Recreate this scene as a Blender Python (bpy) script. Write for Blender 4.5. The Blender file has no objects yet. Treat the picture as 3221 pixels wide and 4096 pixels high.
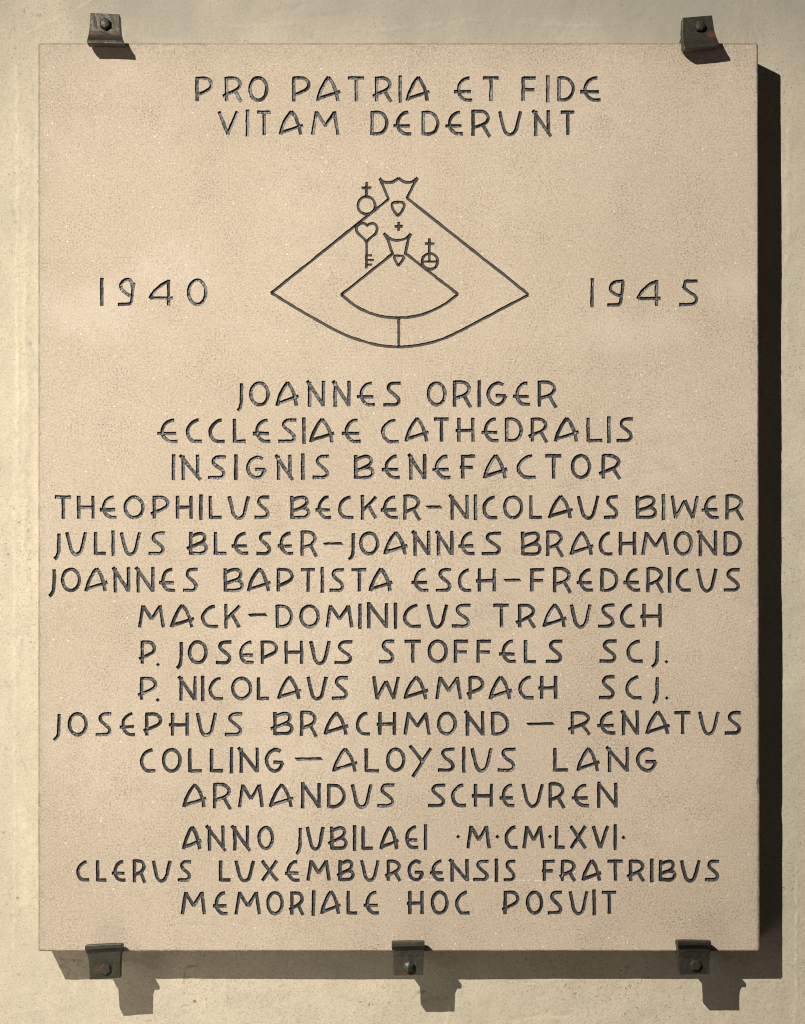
import bpy, math, random
import numpy as np
from mathutils import Vector
from mathutils.geometry import delaunay_2d_cdt

random.seed(7)
rng = np.random.default_rng(7)
SC = bpy.context.scene
COL = SC.collection

# ------------------------------------------------------------------ measures
# Everything is measured on the plaque's face, in units of 1/2886 of its width (0.80 m).
S = 0.80 / 2886.0
CX, CY = 1610.5, 2048.0            # middle of the picture on the plaque's face
H = 151.0                          # plaque face to wall
D = 5841.0                         # camera to plaque face
AX, AY = 1607.0, 2640.0            # foot of the camera's axis on the face
LX, LY, LZ = -3144.0, -3027.0, 6960.0   # lamp (height above the face)


def W(x, y, z=0.0):
    """face units -> world; z counts from the plaque's face towards the viewer"""
    return ((x - CX) * S, -z * S, (CY - y) * S)


def UP(x, y, z):
    """what is seen at face position (x, y) but lies z in front of the face"""
    k = (D - z) / D
    return (AX + (x - AX) * k, AY + (y - AY) * k, z)


# ------------------------------------------------------------------ camera
cam_d = bpy.data.cameras.new("camera")
cam = bpy.data.objects.new("camera", cam_d)
COL.objects.link(cam)
cam.location = W(AX, AY, D)
cam.rotation_euler = (math.radians(90), 0, 0)
cam_d.sensor_fit = 'VERTICAL'
cam_d.sensor_height = 36.0
cam_d.sensor_width = 36.0 * 3221 / 4096
cam_d.lens = 36.0 * D / 4096.0
cam_d.shift_x = (CX - AX) / 4096.0
cam_d.shift_y = (AY - CY) / 4096.0
cam_d.clip_start = 0.05
cam_d.clip_end = 100
SC.camera = cam

# ------------------------------------------------------------------ light
world = bpy.data.worlds.new("World")
SC.world = world
world.use_nodes = True
bg = world.node_tree.nodes["Background"]
bg.inputs[0].default_value = (1.0, 0.95, 0.88, 1)
bg.inputs[1].default_value = 0.026

kd = bpy.data.lights.new("spot_lamp", 'SPOT')
kd.energy = 500
kd.color = (1.0, 0.93, 0.82)
kd.shadow_soft_size = 0.006
kd.spot_size = math.radians(69)
kd.spot_blend = 1.0
key = bpy.data.objects.new("spot_lamp", kd)
COL.objects.link(key)
key.location = W(LX, LY, LZ)
aim = Vector(W(3800, 4900, 0))
key.rotation_euler = (aim - Vector(key.location)).to_track_quat('-Z', 'Y').to_euler()

fd = bpy.data.lights.new("bounce_lamp", 'AREA')
fd.shape = 'RECTANGLE'
fd.size = 0.7
fd.size_y = 0.4
fd.energy = 1.7
fd.color = (1.0, 0.90, 0.76)
fill = bpy.data.objects.new("bounce_lamp", fd)
COL.objects.link(fill)
fill.location = W(-100, 5700, 1400)
aim = Vector(W(600, 3700, -100))
fill.rotation_euler = (aim - Vector(fill.location)).to_track_quat('-Z', 'Y').to_euler()

ld = bpy.data.lights.new("side_lamp", 'AREA')
ld.shape = 'RECTANGLE'
ld.size = 1.1
ld.size_y = 1.1
ld.energy = 4.2
ld.color = (1.0, 0.93, 0.83)
side = bpy.data.objects.new("side_lamp", ld)
COL.objects.link(side)
side.location = W(-3300, 3000, 2700)
aim = Vector(W(1200, 2300, 0))
side.rotation_euler = (aim - Vector(side.location)).to_track_quat('-Z', 'Y').to_euler()

SC.view_settings.view_transform = 'Standard'
SC.view_settings.look = 'None'
SC.view_settings.exposure = 0
SC.view_settings.gamma = 1
SC.view_settings.use_curve_mapping = False


# ------------------------------------------------------------------ helpers
def link(o, parent=None):
    COL.objects.link(o)
    if parent is not None:
        o.parent = parent
    return o


def mesh_obj(name, verts, faces, mat, parent=None, smooth=False):
    me = bpy.data.meshes.new(name)
    me.from_pydata([tuple(v) for v in verts], [], [tuple(f) for f in faces])
    me.validate()
    me.update()
    me.materials.append(mat)
    if smooth:
        me.polygons.foreach_set("use_smooth", [True] * len(me.polygons))
    o = bpy.data.objects.new(name, me)
    return link(o, parent)


def empty(name, parent=None):
    o = bpy.data.objects.new(name, None)
    o.empty_display_size = 0.02
    return link(o, parent)


class NT:
    """small helper to write node trees"""
    def __init__(self, name):
        self.m = bpy.data.materials.new(name)
        self.m.use_nodes = True
        self.t = self.m.node_tree
        self.bsdf = self.t.nodes["Principled BSDF"]
        self.co = self.t.nodes.new("ShaderNodeTexCoord").outputs["Object"]

    def new(self, kind, **kw):
        n = self.t.nodes.new(kind)
        for k, v in kw.items():
            setattr(n, k, v)
        return n

    def put(self, sock, v):
        if hasattr(v, "links"):
            self.t.links.new(v, sock)
        elif isinstance(v, (tuple, list)) and len(v) == 3 and len(sock.default_value) == 4:
            sock.default_value = (*v, 1)
        else:
            sock.default_value = v

    def mapping(self, scale=(1, 1, 1), rot=(0, 0, 0), co=None):
        n = self.new("ShaderNodeMapping")
        self.put(n.inputs["Vector"], co or self.co)
        n.inputs["Scale"].default_value = scale
        n.inputs["Rotation"].default_value = rot
        return n.outputs[0]

    def noise(self, scale, detail=2, rough=.5, co=None, dist=0.0):
        n = self.new("ShaderNodeTexNoise")
        self.put(n.inputs["Vector"], co or self.co)
        n.inputs["Scale"].default_value = scale
        n.inputs["Detail"].default_value = detail
        n.inputs["Roughness"].default_value = rough
        n.inputs["Distortion"].default_value = dist
        return n.outputs[0]

    def voronoi(self, scale, co=None, feature='F1'):
        n = self.new("ShaderNodeTexVoronoi", feature=feature)
        self.put(n.inputs["Vector"], co or self.co)
        n.inputs["Scale"].default_value = scale
        return n

    def ramp(self, v, a, b, lo=0.0, hi=1.0):
        n = self.new("ShaderNodeMapRange", interpolation_type='SMOOTHSTEP')
        self.put(n.inputs[0], v)
        for i, x in enumerate((a, b, lo, hi)):
            n.inputs[1 + i].default_value = x
        return n.outputs[0]

    def math(self, op, a, b=0.0, c=0.0):
        n = self.new("ShaderNodeMath", operation=op)
        self.put(n.inputs[0], a)
        self.put(n.inputs[1], b)
        self.put(n.inputs[2], c)
        return n.outputs[0]

    def mix(self, f, a, b, blend='MIX'):
        n = self.new("ShaderNodeMix", data_type='RGBA', blend_type=blend)
        self.put(n.inputs[0], f)
        self.put(n.inputs[6], a)
        self.put(n.inputs[7], b)
        return n.outputs[2]

    def bump(self, h, strength, dist, normal=None):
        n = self.new("ShaderNodeBump")
        n.inputs["Strength"].default_value = strength
        n.inputs["Distance"].default_value = dist
        self.put(n.inputs["Height"], h)
        if normal is not None:
            self.put(n.inputs["Normal"], normal)
        return n.outputs[0]

    def attr(self, name):
        return self.new("ShaderNodeAttribute", attribute_name=name)

    def xyz(self):
        n = self.new("ShaderNodeSeparateXYZ")
        self.put(n.inputs[0], self.co)
        return n.outputs

    def done(self, color, rough, normal=None, metal=0.0, spec=0.5):
        self.put(self.bsdf.inputs["Base Color"], color)
        self.put(self.bsdf.inputs["Roughness"], rough)
        self.put(self.bsdf.inputs["Metallic"], metal)
        self.put(self.bsdf.inputs["Specular IOR Level"], spec)
        if normal is not None:
            self.put(self.bsdf.inputs["Normal"], normal)
        return self.m


# ------------------------------------------------------------------ materials
def make_sandstone():
    n = NT("sandstone")
    big = n.noise(6, 4, .6)
    mid = n.noise(48, 5, .7)
    blot = n.noise(150, 4, .7)
    fine = n.noise(480, 3, .75)
    grain = n.noise(1300, 2, .6)
    c = n.mix(n.ramp(big, .3, .7), (.505, .430, .335), (.575, .495, .395))
    c = n.mix(n.ramp(n.noise(2.6, 3, .55), .52, .72, 0, .6), c, (.66, .575, .47))
    c = n.mix(n.ramp(mid, .4, .68, 0, .6), c, (.485, .41, .325))
    c = n.mix(n.ramp(blot, .5, .7, 0, .45), c, (.44, .335, .245))
    c = n.mix(n.ramp(blot, .45, .3, 0, .45), c, (.66, .55, .44))
    c = n.mix(n.ramp(fine, .5, .66, 0, .72), c, (.385, .30, .215))
    c = n.mix(n.ramp(fine, .48, .34, 0, .5), c, (.76, .66, .53))
    c = n.mix(n.ramp(grain, .5, .66, 0, .4), c, (.78, .69, .57))
    # dark pits in loose patches
    pit = n.noise(470, 3, .65)
    patch = n.ramp(n.noise(17, 5, .7), .36, .70)
    pits = n.math('MULTIPLY', n.ramp(n.math('MULTIPLY_ADD', patch, .06, pit), .60, .67), n.math('MULTIPLY_ADD', patch, .6, .4))
    c = n.mix(n.math('MULTIPLY', pits, .52), c, (.19, .13, .09))
    # ochre grains
    v2 = n.voronoi(55)
    sep2 = n.new("ShaderNodeSeparateColor")
    n.put(sep2.inputs[0], v2.outputs["Color"])
    och = n.math('MULTIPLY', n.ramp(v2.outputs["Distance"], .10, .05), n.math('GREATER_THAN', sep2.outputs[0], .8))
    c = n.mix(n.math('MULTIPLY', och, .5), c, (.62, .36, .13))
    # quartz sparkles
    v = n.voronoi(135)
    sep = n.new("ShaderNodeSeparateColor")
    n.put(sep.inputs[0], v.outputs["Color"])
    size = n.math('MULTIPLY', sep.outputs[1], .085)
    d = n.math('LESS_THAN', v.outputs["Distance"], n.math('ADD', size, .03))
    sp = n.math('MULTIPLY', d, n.math('GREATER_THAN', sep.outputs[0], .55))
    c = n.mix(n.math('MULTIPLY', sp, .75), c, (.92, .88, .80))
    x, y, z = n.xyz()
    # soft patches of reflected light on both flanks, put into the stone's colour
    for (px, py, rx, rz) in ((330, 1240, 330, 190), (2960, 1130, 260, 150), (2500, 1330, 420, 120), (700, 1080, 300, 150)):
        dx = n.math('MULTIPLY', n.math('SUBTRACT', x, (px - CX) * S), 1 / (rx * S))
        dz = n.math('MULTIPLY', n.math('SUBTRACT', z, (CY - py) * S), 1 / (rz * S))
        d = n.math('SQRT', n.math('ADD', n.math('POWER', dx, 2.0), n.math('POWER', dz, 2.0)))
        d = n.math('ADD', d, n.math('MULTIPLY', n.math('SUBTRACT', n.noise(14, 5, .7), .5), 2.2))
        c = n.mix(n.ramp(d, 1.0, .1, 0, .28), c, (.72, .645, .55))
    # a pale scratch under the last line but one
    scr = n.math('ABSOLUTE', n.math('ADD', n.math('SUBTRACT', z, (CY - 3521) * S), n.math('MULTIPLY', n.math('SUBTRACT', n.noise(25, 2), .5), .004)))
    scr = n.math('MULTIPLY', n.ramp(scr, .0010, .0003), n.math('MULTIPLY', n.ramp(x, -.05, 0), n.ramp(x, .26, .2)))
    c = n.mix(n.math('MULTIPLY', scr, n.ramp(n.noise(110, 3, .7), .42, .6, 0, .6)), c, (.86, .80, .70))
    # settled dirt along the upper edge, worn grime along the others
    top = n.math('SUBTRACT', (CY - 171) * S, z)
    left = n.math('ADD', x, (CX - 153) * S)
    right = n.math('SUBTRACT', (3036 - CX) * S, x)
    wob = n.math('MULTIPLY', n.noise(40, 4, .7), .03)
    g1 = n.ramp(n.math('SUBTRACT', top, wob), -.014, .016, 1, 0)
    g2 = n.ramp(n.math('SUBTRACT', n.math('MINIMUM', left, right), wob), -.014, -.004, 1, 0)
    g = n.math('MAXIMUM', g1, n.math('MULTIPLY', g2, .8))
    g = n.math('MULTIPLY', g, n.ramp(n.noise(180, 4, .7), .35, .7))
    streak = n.ramp(n.noise(60, 4, .7, co=n.mapping((.12, 1, 1.6))), .3, .7, .5, 1)
    c = n.mix(n.math('MULTIPLY', n.math('MULTIPLY', g, streak), .5), c, (.26, .225, .18))
    bot = n.math('SUBTRACT', z, (CY - 3806) * S)
    edge = n.math('MINIMUM', n.math('MINIMUM', top, left), n.math('MINIMUM', right, bot))
    ed = n.math('MULTIPLY', n.ramp(edge, .0030, .0006), n.ramp(n.noise(70, 4, .7), .3, .62, .35, 1))
    c = n.mix(n.math('MULTIPLY', ed, .75), c, (.15, .115, .085))
    hgt = n.math('ADD', n.math('MULTIPLY', fine, .8), n.math('MULTIPLY', grain, .3))
    hgt = n.math('SUBTRACT', hgt, n.math('MULTIPLY', pits, .8))
    nm = n.bump(hgt, .45, .0008)
    return n.done(c, .85, nm, spec=.3)


def make_paint(name="groove_paint", lo=(.044, .046, .052), hi=(.076, .078, .084), matt=0.0):
    n = NT(name)
    a = n.noise(260, 3, .6)
    b = n.noise(900, 3, .7)
    c = n.mix(n.ramp(a, .3, .7), lo, hi)
    c = n.mix(n.ramp(b, .62, .74, 0, .6), c, (.21, .20, .19))
    nm = n.bump(n.math('ADD', b, n.math('MULTIPLY', a, .8)), .4, .0009)
    return n.done(c, n.ramp(a, .35, .65, .29 + matt, .48 + matt), nm, spec=.6)


def make_plaster():
    n = NT("plaster")
    at = n.attr("stain")
    big = n.noise(3.2, 5, .6)
    mid = n.noise(24, 5, .65, co=n.mapping((1, 1, .6), (0, .5, 0)))
    fine = n.noise(520, 3, .7)
    c = n.mix(n.ramp(big, .32, .68), (.610, .548, .425), (.680, .615, .485))
    c = n.mix(n.ramp(mid, .38, .68, 0, .6), c, (.54, .495, .39))
    c = n.mix(n.ramp(fine, .5, .68, 0, .7), c, (.40, .345, .25))
    sand = n.noise(240, 4, .75)
    c = n.mix(n.ramp(sand, .52, .7, 0, .5), c, (.44, .39, .295))
    c = n.mix(n.ramp(fine, .45, .25, 0, .4), c, (.78, .70, .55))
    pit = n.math('MULTIPLY', n.ramp(n.noise(330, 2, .5), .66, .71), n.ramp(n.noise(14, 3, .6), .42, .62))
    c = n.mix(n.math('MULTIPLY', pit, .7), c, (.16, .125, .08))
    v = n.voronoi(30)
    sep = n.new("ShaderNodeSeparateColor")
    n.put(sep.inputs[0], v.outputs["Color"])
    dot = n.math('MULTIPLY', n.ramp(v.outputs["Distance"], .075, .05), n.math('GREATER_THAN', sep.outputs[0], .83))
    c = n.mix(n.math('MULTIPLY', dot, .7), c, (.15, .12, .09))
    sepc = n.new("ShaderNodeSeparateColor")
    n.put(sepc.inputs[0], at.outputs["Color"])
    c = n.mix(n.math('MULTIPLY', sepc.outputs[0], .75), c, (.19, .135, .075))      # cracks, rust, soot
    c = n.mix(n.math('MULTIPLY', sepc.outputs[1], .6), c, (.82, .74, .56))        # pale ridges, runs of lime
    c = n.mix(n.math('MULTIPLY', sepc.outputs[2], .8), c, (.37, .355, .31))     # grey weathering
    hgt = n.math('ADD', n.math('MULTIPLY', fine, .45), n.math('MULTIPLY', n.noise(150, 5, .72), 1.1))
    hgt = n.math('SUBTRACT', hgt, n.math('MULTIPLY', pit, .7))
    nm = n.bump(hgt, .42, .0010)
    return n.done(c, .9, nm, spec=.25)


def make_iron(name, dark, rust, spots):
    """spots: (x, z, radius) of rust patches in metres from the bolt"""
    n = NT(name)
    a = n.noise(45, 4, .6)
    b = n.noise(380, 4, .7)
    st = n.noise(160, 3, .6, co=n.mapping((.25, 1, 1)))
    k = dark
    c = n.mix(n.ramp(st, .3, .7), (.058 * k, .053 * k, .038 * k), (.082 * k, .073 * k, .052 * k))
    c = n.mix(n.ramp(a, .35, .6, 0, .5), c, (.062 * k, .060 * k, .044 * k))
    x, y, z = n.xyz()
    for (sx, sz, r) in spots:
        d = n.math('SQRT', n.math('ADD', n.math('POWER', n.math('SUBTRACT', x, sx * S), 2.0), n.math('POWER', n.math('MULTIPLY', n.math('SUBTRACT', z, sz * S), 1.9), 2.0)))
        d = n.math('ADD', d, n.math('MULTIPLY', n.math('SUBTRACT', b, .5), r * S * 1.6))
        c = n.mix(n.math('MULTIPLY', n.ramp(d, r * S, r * S * .25), rust), c, (.21, .090, .034))
    c = n.mix(n.ramp(b, .58, .72, 0, .5), c, (.16 * k, .14 * k, .11 * k))
    nm = n.bump(n.math('ADD', b, n.math('MULTIPLY', st, .5)), .3, .0005)
    return n.done(c, n.ramp(b, .3, .7, .38, .62), nm, metal=.35, spec=.5)


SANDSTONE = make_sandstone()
PAINT = make_paint()
MATT_PAINT = make_paint("matt_groove_paint", (.046, .043, .041), (.070, .066, .062), .38)
PLASTER = make_plaster()


# ------------------------------------------------------------------ wall
def smooth_noise(xs, ys, cell, seed):
    r = np.random.default_rng(seed)
    x0, y0 = xs.min(), ys.min()
    nx, ny = int((xs.max() - x0) / cell) + 3, int((ys.max() - y0) / cell) + 3
    g = r.random((ny, nx)) * 2 - 1
    fx, fy = (xs - x0) / cell, (ys - y0) / cell
    ix, iy = fx.astype(int), fy.astype(int)
    tx, ty = fx - ix, fy - iy
    tx = tx * tx * (3 - 2 * tx)
    ty = ty * ty * (3 - 2 * ty)
    a = g[np.ix_(iy, ix)] * (1 - tx) + g[np.ix_(iy, ix + 1)] * tx
    b = g[np.ix_(iy + 1, ix)] * (1 - tx) + g[np.ix_(iy + 1, ix + 1)] * tx
    return a * (1 - ty)[:, None] + b * ty[:, None]


def build_wall():
    def axis(lo, hi, step, far):
        out = [lo - far * k for k in (1.0, .6, .35, .18, .07)]
        out += list(np.arange(lo, hi + .1, step))
        out += [hi + far * k for k in (.07, .18, .35, .6, 1.0)]
        return np.array(out)
    xs = axis(-120, 3360, 5.0, 5200)
    ys = axis(-140, 4260, 5.0, 5200)
    X, Y = np.meshgrid(xs, ys)
    n1 = smooth_noise(xs, ys, 420, 1)
    n2 = smooth_noise(xs, ys, 130, 2)
    n3 = smooth_noise(xs, ys, 45, 3)
    n4 = smooth_noise(xs, ys, 18, 4)
    Z = n1 * 3.0 + n2 * 2.0 + n3 * .75 + n4 * .22
    stain = np.zeros((len(ys), len(xs), 4))
    stain[..., 3] = 1

    def seen(px, py):                   # a wall point seen at picture position (px, py)
        k = (D + H) / D
        return AX + (px - AX) * k, AY + (py - AY) * k

    def stroke(pts, width, dz, ch, amount, ragged=.35, seed=0):
        pts = [seen(*p) for p in pts]
        x0, x1 = min(p[0] for p in pts) - width * 4, max(p[0] for p in pts) + width * 4
        y0, y1 = min(p[1] for p in pts) - width * 4, max(p[1] for p in pts) + width * 4
        jx = np.where((xs >= x0) & (xs <= x1))[0]
        jy = np.where((ys >= y0) & (ys <= y1))[0]
        if len(jx) == 0 or len(jy) == 0:
            return
        sx, sy = slice(jx[0], jx[-1] + 1), slice(jy[0], jy[-1] + 1)
        PX = X[sy, sx] + n3[sy, sx] * width * .9
        PY = Y[sy, sx] + n3[sy, sx][:, ::-1] * width * .5
        dd = np.full(PX.shape, 1e9)
        for (ax, ay), (bx, by) in zip(pts[:-1], pts[1:]):
            vx, vy = bx - ax, by - ay
            t = np.clip(((PX - ax) * vx + (PY - ay) * vy) / (vx * vx + vy * vy + 1e-9), 0, 1)
            dd = np.minimum(dd, np.hypot(PX - ax - t * vx, PY - ay - t * vy))
        f = np.exp(-(dd / width) ** 2) * np.clip(1 - ragged + ragged * 2 * n4[sy, sx], 0, 1.3)
        Z[sy, sx] += f * dz * 1.5
        if ch is not None:
            stain[sy, sx, ch] = np.clip(stain[sy, sx, ch] + f * amount, 0, 1)

    # pale vertical runs left of the plaque, trowel ridges above it
    stroke([(70, 270), (72, 700), (66, 1100), (74, 1500), (70, 1900)], 7, 1.2, 1, .75)
    stroke([(60, 1900), (58, 2600), (62, 3400), (56, 3800)], 6, .8, 1, .5)
    stroke([(20, 1450), (60, 1452), (95, 1500)], 5, .8, 1, .6)
    stroke([(100, 900), (104, 1500), (100, 2200)], 9, .8, 1, .35)
    stroke([(310, 32), (345, 12), (375, -5)], 6, 1.2, 1, .8)
    stroke([(430, 0), (434, 30)], 5, .8, 1, .6)
    stroke([(100, 150), (170, 95), (260, 60)], 6, 1.2, 1, .5)
    stroke([(1500, 130), (1900, 80), (2300, 105), (2600, 92)], 7, 1.0, 1, .5)
    stroke([(1800, 60), (2060, 76), (2290, 100)], 5, .9, 1, .5)
    stroke([(3022, 0), (3026, 120), (3060, 170)], 5, .7, 1, .5)
    stroke([(820, 100), (980, 110), (1200, 90)], 8, 1.0, 1, .25)
    stroke([(3186, 3450), (3188, 3800), (3184, 4096)], 6, 1.0, 1, .6)
    stroke([(3150, 520), (3156, 900), (3150, 1400)], 8, .8, 1, .25)
    stroke([(1785, 4096), (1800, 4030)], 4, .8, 1, .6)
    stroke([(300, 3980), (330, 3900), (420, 3960)], 9, 1.0, 1, .35)
    stroke([(90, 3250), (130, 3400), (100, 3600)], 22, .8, 1, .5)
    stroke([(125, 300), (128, 1000), (120, 1800), (130, 2600)], 16, -1.0, 2, .35)
    for i in range(60):
        k = i % 4
        x, y = ((rng.random() * 140, rng.random() * 4000) if k < 2 else (rng.random() * 3200, rng.random() * 150) if k == 2
                else (rng.random() * 3200, 3950 + rng.random() * 140))
        a = rng.normal(1.5 if k < 2 else .1, .35)
        l = 60 + rng.random() * 200
        stroke([(x, y), (x + math.cos(a) * l * .5, y + math.sin(a) * l * .5 + 6), (x + math.cos(a) * l, y + math.sin(a) * l)],
               5 + rng.random() * 9, rng.normal(0, .7), 1 if rng.random() < .5 else 2, .12 + .22 * rng.random())
    # hairline cracks, rust and soot marks
    stroke([(740, 3930), (742, 3880), (752, 3866), (800, 3860), (806, 3868)], 3.2, -1.6, 0, .9)
    stroke([(742, 3890), (746, 3905), (770, 3912)], 2.6, -1, 0, .5)
    stroke([(2996, 95), (3000, 110), (2995, 122)], 3, -1.2, 0, .8)
    stroke([(2990, 160), (2998, 130)], 2.6, -1, 0, .5)
    stroke([(1655, 3997), (1680, 3972), (1705, 3965)], 4.5, -2, 0, .8)
    stroke([(1700, 4003), (1735, 3996), (1790, 3992)], 10, -.6, 0, .38)
    stroke([(1560, 3928), (1620, 3940), (1570, 3950)], 8, -.5, 0, .3)
    stroke([(150, 60), (158, 64)], 6, -1.5, 0, .8)
    stroke([(505, 148), (515, 142)], 4, -1.2, 0, .6)
    stroke([(2488, 20), (2494, 22)], 5, -1.2, 0, .8)
    for i in range(26):
        x, y = 230 + rng.random() * 130, 3822 + rng.random() * 95
        stroke([(x, y), (x + rng.random() * 5, y + 2)], 3.2, -1.4, 0, .75)
    for i in range(70):
        side = i % 3
        if side == 0:
            x, y = rng.random() * 140, rng.random() * 4096
        elif side == 1:
            x, y = rng.random() * 3221, rng.random() * 165
        else:
            x, y = rng.random() * 3221, 3935 + rng.random() * 160
        a = rng.random() * 6.28
        l = 3 + rng.random() * 9
        stroke([(x, y), (x + math.cos(a) * l, y + math.sin(a) * l)], 3, -1.2, 0, .3 + .5 * rng.random())
    # brown rust run-off under the clips
    for x in (505, 1720, 2860):
        stroke([(x, 3815), (x + 40, 3830), (x + 110, 3850)], 26, 0, 0, .35)
    stroke([(250, 3830), (340, 3850)], 24, 0, 0, .22)
    # grey weathering of the upper wall, in drifts
    grey = np.clip(smooth_noise(xs, ys, 420, 9) * .4 + smooth_noise(xs, ys, 110, 10) * .2 + .35 + np.clip(X / 2200.0, 0, 1) * .5 - np.clip(Y, 0, None) / 520.0, 0, 1)
    stain[..., 2] = np.clip(stain[..., 2] + grey, 0, 1)
    grey2 = np.clip(smooth_noise(xs, ys, 300, 12) * .5 + (X - 3020) / 900.0, 0, .15)
    stain[..., 2] = np.clip(stain[..., 2] + grey2, 0, 1)
    brim = (X < -130) | (X > 3370) | (Y < -150) | (Y > 4270)
    Z[brim] = 0
    nx, ny = len(xs), len(ys)
    V = np.stack([(X - CX) * S, (H - Z) * S, (CY - Y) * S], -1).reshape(-1, 3)
    idx = np.arange(nx * ny).reshape(ny, nx)
    F = np.stack([idx[:-1, :-1], idx[1:, :-1], idx[1:, 1:], idx[:-1, 1:]], -1).reshape(-1, 4)
    me = bpy.data.meshes.new("plaster_wall")
    me.vertices.add(len(V))
    me.vertices.foreach_set("co", V.astype(np.float32).ravel())
    me.loops.add(F.size)
    me.loops.foreach_set("vertex_index", F.astype(np.int32).ravel())
    me.polygons.add(len(F))
    me.polygons.foreach_set("loop_start", np.arange(0, F.size, 4, dtype=np.int32))
    me.polygons.foreach_set("loop_total", np.full(len(F), 4, dtype=np.int32))
    me.update(calc_edges=True)
    at = me.color_attributes.new("stain", 'FLOAT_COLOR', 'POINT')
    at.data.foreach_set("color", stain.reshape(-1).astype(np.float32))
    me.polygons.foreach_set("use_smooth", np.ones(len(F), dtype=bool))
    me.materials.append(PLASTER)
    o = link(bpy.data.objects.new("plaster_wall", me))
    o["kind"] = "structure"
    o["label"] = "beige plastered wall with trowel marks and hairline cracks behind the plaque"
    o["category"] = "wall"
    return o


build_wall()

# ------------------------------------------------------------------ the writing
# glyphs: open strokes as polylines in the letter's box (x 0..1, y 0 top .. 1 base line);
# "~" marks a stroke to be smoothed into a curve
def arc(cx, cy, rx, ry, a0, a1, n=14):
    return [(cx + rx * math.cos(math.radians(a0 + (a1 - a0) * i / n)),
             cy + ry * math.sin(math.radians(a0 + (a1 - a0) * i / n))) for i in range(n + 1)]


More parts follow.
